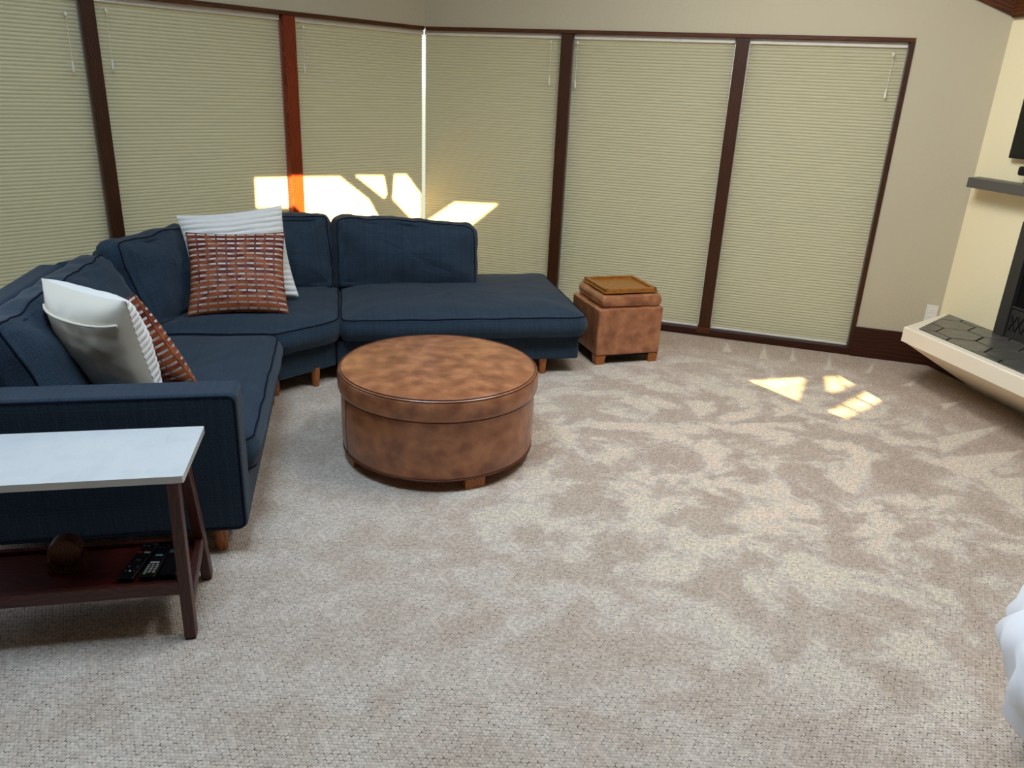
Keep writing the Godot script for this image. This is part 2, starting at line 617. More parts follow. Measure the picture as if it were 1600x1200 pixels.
func carpet():
	var n := 512
	var cols := 22
	var rows := 24
	var jit := []
	var rr := RandomNumberGenerator.new()
	rr.seed = 77
	for i in cols * rows:
		jit.append([rr.randf_range(-0.10, 0.10), rr.randf_range(-0.12, 0.12), rr.randf_range(0.93, 1.05), rr.randf_range(0.92, 1.1)])
	var hgt := Image.create(n, n, false, Image.FORMAT_RGB8)
	var alb := Image.create(n, n, false, Image.FORMAT_RGB8)
	var fib := noise(5, 0.5, 2)
	for y in n:
		for x in n:
			var gy := float(y) / n * rows
			var best := 0.0
			var tone := 1.0
			var r0 := int(floor(gy))
			for dr in [-1, 0, 1]:
				var r: int = r0 + dr
				var rw := posmod(r, rows)
				var gx := float(x) / n * cols + (0.5 if rw % 2 == 1 else 0.0)
				var c0 := int(floor(gx))
				for dc in [-1, 0, 1]:
					var c: int = c0 + dc
					var j = jit[rw * cols + posmod(c, cols)]
					var ex: float = (gx - (c + 0.5 + j[0])) / (0.61 * j[3])
					var ey: float = (gy - (r + 0.5 + j[1])) / 0.655
					var d := ex * ex + ey * ey
					if d < 1.0:
						var hh := sqrt(1.0 - d)
						if hh > best:
							best = hh
							tone = j[2]
			var k := best
			hgt.set_pixel(x, y, Color(k, k, k))
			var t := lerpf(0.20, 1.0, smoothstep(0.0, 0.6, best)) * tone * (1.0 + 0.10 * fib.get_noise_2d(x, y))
			alb.set_pixel(x, y, Color(0.91, 0.81, 0.715) * t)
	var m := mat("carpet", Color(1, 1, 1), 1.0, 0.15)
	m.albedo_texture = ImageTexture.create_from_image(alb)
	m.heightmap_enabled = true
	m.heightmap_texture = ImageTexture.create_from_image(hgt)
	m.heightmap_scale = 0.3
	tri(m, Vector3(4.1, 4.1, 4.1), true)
	# the lie of the pile over the floor, 5.5 m square from (-2,-6)
	var s := 768
	var nap := Image.create(s, s, false, Image.FORMAT_RGB8)
	var n1 := noise(61, 3.3, 5)
	n1.fractal_gain = 0.62
	var n2 := noise(62, 1.1, 2)
	var n3 := noise(63, 5.0, 3)
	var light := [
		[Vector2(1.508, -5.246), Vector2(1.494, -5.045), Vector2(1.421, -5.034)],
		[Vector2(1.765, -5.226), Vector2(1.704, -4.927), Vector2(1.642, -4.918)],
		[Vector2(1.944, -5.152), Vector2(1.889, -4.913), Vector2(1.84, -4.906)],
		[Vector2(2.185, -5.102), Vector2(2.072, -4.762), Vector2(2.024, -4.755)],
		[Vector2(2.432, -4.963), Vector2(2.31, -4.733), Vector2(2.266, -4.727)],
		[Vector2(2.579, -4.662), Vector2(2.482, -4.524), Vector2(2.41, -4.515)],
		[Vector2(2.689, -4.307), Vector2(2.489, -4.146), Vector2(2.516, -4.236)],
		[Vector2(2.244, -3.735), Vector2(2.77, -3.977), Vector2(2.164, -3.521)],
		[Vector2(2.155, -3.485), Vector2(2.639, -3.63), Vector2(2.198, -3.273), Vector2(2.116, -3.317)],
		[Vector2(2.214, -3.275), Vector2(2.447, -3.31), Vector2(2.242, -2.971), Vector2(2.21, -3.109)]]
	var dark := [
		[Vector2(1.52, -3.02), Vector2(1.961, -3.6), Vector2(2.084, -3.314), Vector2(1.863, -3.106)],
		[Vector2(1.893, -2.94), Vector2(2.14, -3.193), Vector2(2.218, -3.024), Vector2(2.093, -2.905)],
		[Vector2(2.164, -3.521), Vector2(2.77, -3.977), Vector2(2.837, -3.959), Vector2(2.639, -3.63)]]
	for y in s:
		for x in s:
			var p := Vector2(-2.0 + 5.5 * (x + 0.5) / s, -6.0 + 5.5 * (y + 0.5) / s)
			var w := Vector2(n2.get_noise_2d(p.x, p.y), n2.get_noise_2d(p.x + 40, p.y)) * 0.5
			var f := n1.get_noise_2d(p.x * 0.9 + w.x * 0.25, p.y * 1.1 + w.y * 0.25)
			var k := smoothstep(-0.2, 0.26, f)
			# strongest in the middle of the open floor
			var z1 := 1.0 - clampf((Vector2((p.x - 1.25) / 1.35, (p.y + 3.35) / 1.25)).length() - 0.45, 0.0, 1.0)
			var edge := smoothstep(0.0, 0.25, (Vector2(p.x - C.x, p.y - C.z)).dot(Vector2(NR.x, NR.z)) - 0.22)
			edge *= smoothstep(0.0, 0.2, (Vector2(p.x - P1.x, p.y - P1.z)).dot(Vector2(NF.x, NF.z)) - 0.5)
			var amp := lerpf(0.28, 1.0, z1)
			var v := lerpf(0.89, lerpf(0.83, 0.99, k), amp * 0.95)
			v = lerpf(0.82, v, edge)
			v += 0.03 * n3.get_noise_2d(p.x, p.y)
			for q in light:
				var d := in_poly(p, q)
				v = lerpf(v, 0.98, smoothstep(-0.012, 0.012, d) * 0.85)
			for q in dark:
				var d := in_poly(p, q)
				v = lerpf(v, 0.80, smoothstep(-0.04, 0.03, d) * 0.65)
			v = clampf(v, 0.0, 1.0)
			var c := Color(v, v, v).lerp(Color(v * 1.0, v * 1.045, v * 1.08), smoothstep(0.80, 0.96, v))
			nap.set_pixel(x, y, c)
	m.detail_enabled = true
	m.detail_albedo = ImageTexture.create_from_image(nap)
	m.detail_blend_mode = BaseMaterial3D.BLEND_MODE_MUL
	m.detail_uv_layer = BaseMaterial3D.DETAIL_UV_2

# ------------------------------------------------------------------ room
func wall_basis(d: Vector3, n: Vector3) -> Basis:       # x along the wall, z out of it into the room
	var b := Basis(d, Vector3.UP, n)
	return b if b.determinant() > 0 else Basis(-d, Vector3.UP, n)

# a box on a wall: from s0 to s1 along it, y0 to y1, and from depth d0 to d1 (into the room)
func wall_box(st: SurfaceTool, o: Vector3, d: Vector3, n: Vector3, s0: float, s1: float, y0: float, y1: float, d0: float, d1: float, r := 0.0004):
	rbox(st, o + d * (s0 + s1) / 2 + n * (d0 + d1) / 2 + Vector3(0, (y0 + y1) / 2, 0), Vector3(s1 - s0, y1 - y0, d1 - d0), r, 1, wall_basis(d, n))

# the same as a node with its own axes, so that wood grain follows it
func wall_piece(n: String, m: Material, o: Vector3, d: Vector3, nn: Vector3, s0: float, s1: float, y0: float, y1: float, d0: float, d1: float, r := 0.003, parent: Node = self) -> MeshInstance3D:
	var st := mb()
	rbox(st, Vector3.ZERO, Vector3(s1 - s0, y1 - y0, d1 - d0), r)
	return part(n, st, m, parent, Transform3D(wall_basis(d, nn), o + d * (s0 + s1) / 2 + nn * (d0 + d1) / 2 + Vector3(0, (y0 + y1) / 2, 0)))

func kind(o: Node, k := "structure"):
	o.set_meta("kind", k)
	return o

func shell():
	var P5 := C + DL * 5.7
	var P2 := P1 + DF * 2.4
	var P3 := Vector3(6.2, 0, P2.z)
	var P4 := Vector3(6.2, 0, 2.4)
	var P6 := Vector3(P5.x, 0, 2.4)
	# floor with the carpet
	var st := mb()
	var fp := [C, P1, P2, P3, P4, P6, P5]
	var poly := PackedVector2Array()
	for p in fp:
		var q: Vector3 = p + (p - Vector3(0.6, 0, -1.5)).normalized() * 0.12
		poly.append(Vector2(q.x, q.z))
	var t := Geometry2D.triangulate_polygon(poly)
	for k in range(0, t.size(), 3):
		var ps := [v3(poly[t[k]], 0), v3(poly[t[k + 1]], 0), v3(poly[t[k + 2]], 0)]
		if (ps[1] - ps[0]).cross(ps[2] - ps[0]).y < 0:
			ps.reverse()
		for lv in [0.0, -0.12]:
			var o := [0, 2, 1] if lv == 0.0 else [0, 1, 2]
			for i in o:
				var p: Vector3 = ps[i]
				st.set_normal(Vector3.UP if lv == 0.0 else Vector3.DOWN)
				st.set_uv(Vector2(p.x, p.z))
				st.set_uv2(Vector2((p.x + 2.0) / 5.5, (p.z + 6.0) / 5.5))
				st.add_vertex(p + Vector3(0, lv, 0))
	struct("floor", st, M.carpet)
	# walls
	var top := 4.15
	st = mb()
	wall_box(st, C, DL, NL, -0.1, 3.47, 2.0, top, -0.16, -0.012)
	wall_box(st, C, DL, NL, 3.47, 3.9, 0.0, top, -0.16, -0.012)
	wall_box(st, C, DL, NL, 3.9, 5.6, 0.0, 0.55, -0.16, -0.012)
	wall_box(st, C, DL, NL, 3.9, 5.6, 2.35, top, -0.16, -0.012)
	wall_box(st, C, DL, NL, 5.6, 5.8, 0.0, top, -0.16, -0.012)
	struct("wall_left", st, M.wall_paint)
	st = mb()
	wall_box(st, C, DR, NR, -0.1, 3.19, 2.0, top, -0.16, -0.012)
	wall_box(st, C, DR, NR, 3.19, 3.8, 0.0, top, -0.16, -0.012)
	struct("wall_right", st, M.wall_paint)
	st = mb()
	wall_box(st, P1, DF, NF, -0.06, 2.4, 0.0, top, -0.16, 0.0)
	struct("wall_fireplace", st, M.fireplace_paint)
	st = mb()
	wall_box(st, P2, Vector3.RIGHT, Vector3.BACK, -0.01, 6.2 - P2.x, 0.0, top, -0.16, 0.0)
	struct("wall_alcove", st, M.dark_paint)
	st = mb()
	wall_box(st, P3, Vector3.BACK, Vector3.LEFT, -0.1, P4.z - P3.z, 0.0, top, -0.16, 0.0)
	struct("wall_far_side", st, M.dark_paint)
	st = mb()
	wall_box(st, P5, Vector3.BACK, Vector3.RIGHT, -0.05, 2.4 - P5.z, 0.0, top, -0.16, 0.0)
	struct("wall_near_side", st, M.dark_paint)
	# the wall behind the camera with the panes that let the sun in
	back_wall(P6, P4, top)
	# vaulted ceiling: rises from the fireplace wall to a ridge, then falls; a skylight in the first slope; flat behind the camera
	st = mb()
	var cy := func(d): return 2.26 + 0.47 * d if d <= 3.5 else 3.905 - 0.1 * (d - 3.5)
	var strip := func(s0, s1, d0, d1):
		var e: Vector3 = DF * (s1 - s0)
		var pa: Vector3 = P1 + NF * d0 + DF * s0 + Vector3(0, cy.call(d0), 0)
		var pb: Vector3 = P1 + NF * d1 + DF * s0 + Vector3(0, cy.call(d1), 0)
		var up := Vector3(0, 0.12, 0)
		flat_poly(st, [pa, pa + e, pb + e, pb])
		flat_poly(st, [pa + up, pb + up, pb + e + up, pa + e + up])
		flat_poly(st, [pa, pb, pb + up, pa + up])
		flat_poly(st, [pa + e, pa + e + up, pb + e + up, pb + e])
		flat_poly(st, [pa, pa + up, pa + e + up, pa + e])
		flat_poly(st, [pb, pb + e, pb + e + up, pb + up])
	strip.call(-3.5, 2.5, -0.25, 3.5)
	strip.call(-3.5, 2.5, 3.5, 9.2)
	# bulkhead and flat part
	for k in 2:
		var da: float = [-0.25, 3.5][k]
		var db: float = [3.5, 9.2][k]
		var q0: Vector3 = P1 + DF * 2.4 + NF * da
		var q1: Vector3 = P1 + DF * 2.4 + NF * db
		flat_poly(st, [q0 + Vector3(0, cy.call(da), 0), q0 + Vector3(0, 4.0, 0), q1 + Vector3(0, 4.0, 0), q1 + Vector3(0, cy.call(db), 0)])
	rbox(st, Vector3(0.8, 4.06, -0.1), Vector3(12.5, 0.12, 5.6), 0.004)
	struct("ceiling", st, M.ceiling_paint)
	# frosted skylights set into it
	st = mb()
	rbox(st, Vector3.ZERO, Vector3(1.3, 0.02, 1.5), 0.004)
	var sl1 := (NF * 1.0 + Vector3(0, 0.47, 0)).normalized()
	struct("window_8", st, M.skylight_frost, Transform3D(Basis(DF, DF.cross(sl1) * -1.0 if DF.cross(sl1).y < 0 else DF.cross(sl1), sl1), SKY1))
	st = mb()
	rbox(st, Vector3.ZERO, Vector3(1.1, 0.02, 1.0), 0.004)
	struct("window_9", st, M.skylight_frost, Transform3D(Basis(), SKY2))
	# stained boards where the ceiling meets the right and the fireplace wall
	st = mb()
	var dirr := (-DR * 1.0 + Vector3(0, 0.41, 0)).normalized()
	var upn := dirr.cross(NR).normalized()
	if upn.y < 0:
		upn = -upn
	rbox(st, Vector3.ZERO, Vector3(3.6, 0.14, 0.03), 0.004)
	kind(part("trim_1", st, M.trim_wood, self, Transform3D(Basis(dirr, upn, dirr.cross(upn)), P1 + Vector3(0, 2.122, 0) + dirr * 1.78 + upn * 0.07 + NR * 0.0)))
	kind(wall_piece("trim_2", M.trim_wood, P1, DF, NF, 0.0, 2.4, 2.118, 2.26, 0.0, 0.03, 0.004))
	# roof overhang outside the window walls
	st = mb()
	wall_box(st, C, DL, NL, -0.6, 5.8, 2.22, 2.32, -1.0, -0.165)
	wall_box(st, C, DR, NR, -0.6, 3.8, 2.22, 2.32, -1.0, -0.165)
	struct("trim_14", st, M.trim_wood)
	# baseboards
	kind(wall_piece("baseboard_right", M.base_wood, C, DR, NR, 3.185, 3.685, 0.0, 0.206, -0.012, 0.008))
	kind(wall_piece("baseboard_fireplace", M.base_wood, P1, DF, NF, 0.0, 2.4, 0.0, 0.15, 0.0, 0.014))

func back_wall(P6: Vector3, P4: Vector3, top: float):
	var w := P4.x - P6.x
	var comb := CSGCombiner3D.new()
	comb.name = "wall_back"
	kind(comb)
	var box := CSGBox3D.new()
	box.name = "panel"
	box.size = Vector3(w + 0.3, top, 0.06)
	box.position = Vector3((P6.x + P4.x) / 2, top / 2, 2.43)
	box.material = M.dark_paint
	comb.add_child(box)
	# sunlit shapes in the room, followed back along the rays
	var L := func(s, y): return C + DL * s - NL * 0.02 + Vector3(0, y, 0)
	var R := func(s, y): return C + DR * s - NR * 0.02 + Vector3(0, y, 0)
	var F := func(x, z): return Vector3(x, 0, z)
	var holes := [
		[L.call(1.386, 1.024), L.call(0.744, 1.003), L.call(0.5, 0.83), L.call(0.41, 0.69), L.call(1.0, 0.71), L.call(1.12, 0.82), L.call(1.39, 0.84)],
		[L.call(0.61, 1.005), L.call(0.36, 0.83), L.call(0.335, 0.86), L.call(0.36, 0.99)],
		[L.call(0.26, 0.995), L.call(0.147, 0.989), L.call(0.01, 0.84), L.call(0.01, 0.66), L.call(0.10, 0.66), L.call(0.28, 0.82)],
		[R.call(0.03, 0.64), R.call(0.256, 0.799), R.call(0.604, 0.814), R.call(0.40, 0.64)],
		[F.call(1.461, -4.471), F.call(1.835, -4.588), F.call(1.653, -4.181)],
		[F.call(1.975, -4.60), F.call(2.06, -4.635), F.call(2.02, -4.44), F.call(1.894, -4.332)],
		[F.call(2.08, -4.645), F.call(2.175, -4.685), F.call(2.13, -4.54), F.call(2.04, -4.455)],
		[F.call(2.195, -4.69), F.call(2.298, -4.743), F.call(2.29, -4.694), F.call(2.15, -4.555)],
		[F.call(1.786, -4.016), F.call(1.9, -4.13), F.call(1.945, -4.05), F.call(1.839, -3.951)],
		[F.call(1.915, -4.145), F.call(2.03, -4.26), F.call(2.07, -4.165), F.call(1.96, -4.062)],
		[F.call(2.045, -4.275), F.call(2.167, -4.398), F.call(2.24, -4.407), F.call(2.167, -4.253), F.call(2.085, -4.18)]]
	for h in holes:
		var pg := PackedVector2Array()
		for p in h:
			var k: float = (2.43 - p.z) / -SUN.z
			var q: Vector3 = p - SUN * k
			pg.append(Vector2(q.x, q.y))
		if Geometry2D.is_polygon_clockwise(pg):
			pg.reverse()
		var cut := CSGPolygon3D.new()
		cut.name = "pane_opening"
		cut.operation = CSGShape3D.OPERATION_SUBTRACTION
		cut.polygon = pg
		cut.depth = 0.4
		var zc := Vector3(SUN.x / SUN.z, SUN.y / SUN.z, 1.0)
		cut.transform = Transform3D(Basis(Vector3.RIGHT, Vector3.UP, zc), Vector3(0, 0, 2.43) + zc * 0.2)
		cut.material = M.dark_paint
		comb.add_child(cut, true)
	add_child(comb)

func shade(n: String, o: Vector3, d: Vector3, nn: Vector3, s0: float, s1: float, label: String, cord_s: float, cord_top: float, cord_bottom: float):
	var wdir := d
	var b := wall_basis(d, nn)
	var mid := (s0 + s1) / 2
	var sx := signf(b.x.dot(d))
	var w := s1 - s0
	var depth := -0.062
	var y_bot := 0.056
	var y_top := 1.982
	var t := thing(n, label, "window shade", o + d * mid + nn * depth + Vector3(0, y_bot, 0), b, "cellular shades on the window walls")
	var h := y_top - y_bot
	var st := mb()
	rbox(st, Vector3(0, h - 0.018, 0.004), Vector3(w, 0.034, 0.045), 0.005)
	part("headrail", st, M.shade_rail, t)
	# pleated honeycomb fabric
	st = mb()
	var cell := 0.0192
	var y := 0.012
	var top := h - 0.035
	var cells := int((top - y) / cell)
	cell = (top - y) / cells
	var prof := [[0.0, 0.0], [0.10, 0.0042], [0.30, 0.0085], [0.5, 0.0100], [0.70, 0.0085], [0.90, 0.0042], [1.0, 0.0]]
	for c in cells:
		for k in prof.size() - 1:
			var ya: float = y + (c + prof[k][0]) * cell
			var yb: float = y + (c + prof[k + 1][0]) * cell
			var za: float = prof[k][1]
			var zb: float = prof[k + 1][1]
			var na := Vector3(0, (prof[k][0] - 0.5) * 1.7, 1).normalized()
			var nb := Vector3(0, (prof[k + 1][0] - 0.5) * 1.7, 1).normalized()
			quadn(st, [Vector3(-w / 2, ya, za), Vector3(w / 2, ya, za), Vector3(w / 2, yb, zb), Vector3(-w / 2, yb, zb)], [na, na, nb, nb])
	part("pleated_fabric", st, M.shade_fabric, t)
	st = mb()
	rbox(st, Vector3(0, 0.006, 0.004), Vector3(w, 0.012, 0.034), 0.003)
	part("bottom_rail", st, M.shade_rail, t)
	# cord with its lock and tassel
	var cx := sx * (cord_s - mid)
	st = mb()
	lathe(st, [Vector2(0.0, -0.008), Vector2(0.006, -0.006), Vector2(0.008, 0.0), Vector2(0.006, 0.006), Vector2(0.0, 0.008)], 10, Vector3(cx, cord_top - y_bot, 0.04))
	rbox(st, Vector3(cx, cord_top - y_bot + 0.008, 0.026), Vector3(0.012, 0.012, 0.03), 0.003)
	part("cord_lock", st, M.cord_white, t)
	st = mb()
	tube(st, [Vector3(cx, cord_top - y_bot, 0.04), Vector3(cx + 0.001, (cord_top + cord_bottom) / 2 - y_bot, 0.036), Vector3(cx, cord_bottom + 0.05 - y_bot, 0.034)], 0.0016, 6)
	part("pull_cord", st, M.cord_white, t)
	st = mb()
	lathe(st, [Vector2(0.0, 0.0), Vector2(0.007, 0.001), Vector2(0.0065, 0.03), Vector2(0.004, 0.05), Vector2(0.0, 0.054)], 10, Vector3(cx, cord_bottom - y_bot, 0.034))
	part("tassel", st, M.cord_white, t)

func window_wall():
	# head board, sill board and posts along both window walls
	kind(wall_piece("trim_3", M.trim_wood, C, DL, NL, 0.0, 3.5, 1.979, 2.003, -0.14, 0.0))
	kind(wall_piece("trim_4", M.trim_wood, C, DR, NR, 0.0, 3.195, 1.979, 2.003, -0.14, 0.0))
	kind(wall_piece("trim_5", M.base_wood, C, DL, NL, 0.0, 3.5, 0.0, 0.05, -0.14, 0.0))
	kind(wall_piece("trim_6", M.base_wood, C, DR, NR, 0.0, 3.195, 0.0, 0.05, -0.14, 0.0))
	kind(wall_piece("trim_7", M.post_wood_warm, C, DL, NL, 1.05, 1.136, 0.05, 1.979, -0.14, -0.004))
	kind(wall_piece("trim_8", M.post_wood, C, DL, NL, 2.23, 2.30, 0.05, 1.979, -0.14, -0.004))
	kind(wall_piece("trim_9", M.post_wood, C, DR, NR, 1.003, 1.082, 0.05, 1.979, -0.14, -0.004))
	kind(wall_piece("trim_10", M.post_wood, C, DR, NR, 2.155, 2.236, 0.05, 1.979, -0.14, -0.004))
	kind(wall_piece("trim_11", M.post_wood, C, DR, NR, 3.168, 3.195, 0.05, 1.979, -0.14, 0.0))
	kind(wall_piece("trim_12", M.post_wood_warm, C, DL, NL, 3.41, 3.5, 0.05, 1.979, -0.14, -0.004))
	kind(wall_piece("trim_13", M.trim_wood, C, DR, NR, 2.15, 2.241, 0.022, 0.062, -0.02, 0.005))
	# panes of glass behind the shades
	var spans := [[DL, NL, -0.04, 1.05], [DL, NL, 1.136, 2.23], [DL, NL, 2.30, 3.41], [DR, NR, -0.04, 1.003], [DR, NR, 1.082, 2.155], [DR, NR, 2.236, 3.168], [DL, NL, 3.9, 5.6]]
	var k := 1
	for s in spans:
		var side := k == 7
		kind(wall_piece("window_%d" % k, M.glass, C, s[0], s[1], s[2], s[3], 0.55 if side else 0.05, 2.35 if side else 1.979, -0.118, -0.112, 0.001))
		k += 1
	shade("cellular_shade", C, DL, NL, -0.02, 1.046, "cream pleated shade lit by the sun, left of the window corner", 0.985, 1.915, 1.655)
	shade("cellular_shade", C, DL, NL, 1.14, 2.226, "cream pleated shade between the two grained posts behind the striped pillows", 2.17, 1.905, 1.62)
	shade("cellular_shade", C, DL, NL, 2.304, 3.405, "cream pleated shade at the left end, above the white pillow seen from behind", 2.37, 1.87, 1.60)
	shade("cellular_shade", C, DR, NR, -0.02, 0.999, "cream pleated shade right of the window corner, behind the sofa's open end", 0.93, 1.92, 1.65)
	shade("cellular_shade", C, DR, NR, 1.086, 2.151, "cream pleated shade directly behind the square leather ottoman", 1.115, 1.92, 1.64)
	shade("cellular_shade", C, DR, NR, 2.24, 3.164, "cream pleated shade at the right end, next to the bare painted wall", 3.09, 1.905, 1.66)

# ------------------------------------------------------------------ fireplace
func fireplace():
	var sl := func(s, d): # along the fireplace wall, depth into the room
		var p: Vector3 = P1 + DF * s + NF * d
		return Vector2(p.x, p.z)
	var t := thing("hearth", "cream plaster hearth bench with dark hexagonal tiles along the fireplace wall", "hearth", P1 + DF * 2 + NF * 0.25)
	var off := t.position
	var shift := func(p: Vector2) -> Vector2: return p - Vector2(off.x, off.z)
	var fl := Vector2(2.361, -4.549)
	var depth := -((fl.x - P1.x) * 0.9756 - (fl.y - P1.z) * 0.2196)
	depth = absf(depth)
	var slab := [sl.call(0.03, 0.002), fl, sl.call(2.38, depth), sl.call(2.38, 0.002)]
	var st := mb()
	var pg := PackedVector2Array()
	for p in slab:
		pg.append(shift.call(p))
	prism(st, pg, 0.282, 0.372, 0.006)
	part("slab", st, M.cream_plaster, t)
	# tapering support below
	st = mb()
	var bs := 0.44
	var w0 := v3(shift.call(sl.call(0.06, 0.016)), 0.282)
	var w1 := v3(shift.call(fl + Vector2(0.012, 0.004)), 0.282)
	var w2 := v3(shift.call(sl.call(2.38, depth - 0.012)), 0.282)
	var b1 := v3(shift.call(sl.call(bs, 0.03)), 0.0)
	var b2 := v3(shift.call(sl.call(2.38, 0.03)), 0.0)
	var b0 := v3(shift.call(sl.call(bs, 0.016)), 0.0)
	flat_poly(st, [w1, b1, b2, w2])
	flat_poly(st, [w0, b0, b1, w1])
	part("support", st, M.cream_plaster, t)
	# tile bed and hexagonal tiles
	var bedp := PackedVector2Array()
	var ins := 0.055
	var bed := [sl.call(0.03, 0.004) + Vector2(DF.x, DF.z) * 0.035, fl + Vector2(DF.x, DF.z) * 0.06 - Vector2(NF.x, NF.z) * ins, sl.call(2.38, depth - ins), sl.call(2.38, 0.004)]
	for p in bed:
		bedp.append(shift.call(p))
	st = mb()
	prism(st, bedp, 0.36, 0.3735)
	part("grout_bed", st, M.grout, t)
	var R := 0.128
	var ax := Vector2(DF.x, DF.z).rotated(HEX)
	var ay := Vector2(NF.x, NF.z).rotated(HEX)
	var origin: Vector2 = shift.call(sl.call(0.0, 0.0))
	for i in range(-3, 26):
		for j in range(-9, 12):
			var cen := origin + ax * (i * R * 1.5 + 0.10) + ay * ((j + (0.5 if i % 2 != 0 else 0.0)) * R * 1.732 + 0.06)
			var hx := PackedVector2Array()
			for k in 6:
				var f := TAU * k / 6
				hx.append(cen + ax * cos(f) * (R - 0.006) + ay * sin(f) * (R - 0.006))
			for c in Geometry2D.intersect_polygons(hx, bedp):
				if c.size() < 3:
					continue
				st = mb()
				prism(st, c, 0.370, 0.3765 + 0.0006 * ((i * 7 + j * 3) % 3), 0.0012)
				part("tile", st, M.slate_tile, t)
	# mantel
	st = mb()
	var mp := PackedVector2Array()
	var mo := P1 + DF * 1.2
	for p in [sl.call(0.03, 0.001), sl.call(0.085, 0.128), sl.call(2.36, 0.128), sl.call(2.36, 0.001)]:
		mp.append(p - Vector2(mo.x, mo.z))
	prism(st, mp, -0.0285, 0.0285, 0.003)
	var mantel := part("mantel_shelf", st, M.mantel_stone, self, Transform3D(Basis(), mo + Vector3(0, 1.2085, 0)))
	tag(mantel, "dark grey floating mantel shelf on the cream fireplace wall", "mantel shelf")
	# television above it
	var wb := wall_basis(DF, NF)
	var sg := signf(wb.x.dot(DF))
	t = thing("television", "flat black television on the wall above the grey mantel shelf", "television", P1 + DF * 0.945 + NF * 0.03 + Vector3(0, 1.366, 0), wb)
	st = mb()
	rbox(st, Vector3(0, 0.39, 0), Vector3(1.38, 0.78, 0.035), 0.004)
	part("casing", st, M.plastic_black, t)
	st = mb()
	rbox(st, Vector3(0, 0.395, 0.0165), Vector3(1.362, 0.752, 0.004), 0.001)
	part("screen", st, M.screen_black, t)
	st = mb()
	rbox(st, Vector3(0, 0.3, -0.022), Vector3(0.4, 0.3, 0.012), 0.002)
	part("wall_mount", st, M.iron, t)
	t = thing("soundbar", "small black speaker bar on the grey mantel shelf under the television", "speaker", P1 + DF * 0.885 + NF * 0.055 + Vector3(0, 1.2373, 0), wb)
	st = mb()
	rbox(st, Vector3(0, 0.07, 0), Vector3(1.0, 0.05, 0.07), 0.014, 3)
	part("body", st, M.plastic_black, t)
	for x in [-0.42, 0.42]:
		st = mb()
		rbox(st, Vector3(x, 0.019, 0), Vector3(0.05, 0.038, 0.055), 0.006)
		part("foot", st, M.plastic_black, t)
	# fireplace insert
	t = thing("fireplace", "dark slate fireplace insert with black firebox above the tiled hearth", "fireplace", P1 + DF * 1.05 + NF * 0.0 + Vector3(0, 0.3775, 0), wb)
	var x0 := -sg * 0.58
	st = mb()
	rbox(st, Vector3(x0 + sg * 0.038, 0.33, 0.022), Vector3(0.076, 0.66, 0.04), 0.003)
	rbox(st, Vector3(-x0 - sg * 0.038, 0.33, 0.022), Vector3(0.076, 0.66, 0.04), 0.003)
	rbox(st, Vector3(0, 0.615, 0.022), Vector3(1.008, 0.09, 0.04), 0.003)
	part("surround", st, M.surround_slate, t)
	st = mb()
	rbox(st, Vector3(0, 0.285, 0.008), Vector3(1.008, 0.57, 0.012), 0.002)
	part("firebox", st, M.firebox_black, t)
	st = mb()
	rbox(st, Vector3(0, 0.085, 0.02), Vector3(1.008, 0.17, 0.012), 0.002)
	rbox(st, Vector3(0, 0.181, 0.024), Vector3(1.008, 0.012, 0.02), 0.003)
	part("lower_panel", st, M.iron, t)
	st = mb()
	for k in 22:
		var x := -0.47 + k * 0.044
		for f in [-1, 1]:
			var pts := []
			for q in 7:
				var u := q / 6.0
				pts.append(Vector3(x + f * 0.016 * cos(u * PI) , 0.045 + 0.09 * u, 0.0275))
			tube(st, pts, 0.0032, 5)
	part("scrollwork", st, M.firebox_black, t)
	# outlet
	t = thing("wall_outlet", "small cream wall outlet plate low in the corner beside the hearth", "outlet", C + DR * 3.63 + NR * -0.012 + Vector3(0, 0.352, 0), wall_basis(DR, NR))
	st = mb()
	rbox(st, Vector3(0, 0.0, 0.004), Vector3(0.07, 0.112, 0.008), 0.003)
	part("cover_plate", st, M.plate_white, t)
	for y in [-0.022, 0.022]:
		st = mb()
		rbox(st, Vector3(0, y, 0.009), Vector3(0.034, 0.028, 0.004), 0.0015)
		part("socket", st, M.plate_white, t)

# ------------------------------------------------------------------ sofa
func sofa_basis() -> Basis:
	return Basis(A, Vector3.UP, B)

func S(u: float, y: float, v: float) -> Vector3:
	return A * u + B * v + Vector3(0, y, 0)

func piping(paths: Array, parent: Node, r := 0.0042):
	var st := mb()
	for p in paths:
		tube(st, p, r, 5, true)
	part("piping", st, M.navy_piping, parent)

func round_leg(t: Node, at: Vector3, h := 0.112):
	var st := mb()
	lathe(st, [Vector2(0.0, 0.0), Vector2(0.018, 0.0), Vector2(0.0195, 0.003), Vector2(0.027, h), Vector2(0.0, h)], 20)
	part("leg", st, M.leg_wood, t, Transform3D(Basis(), at))

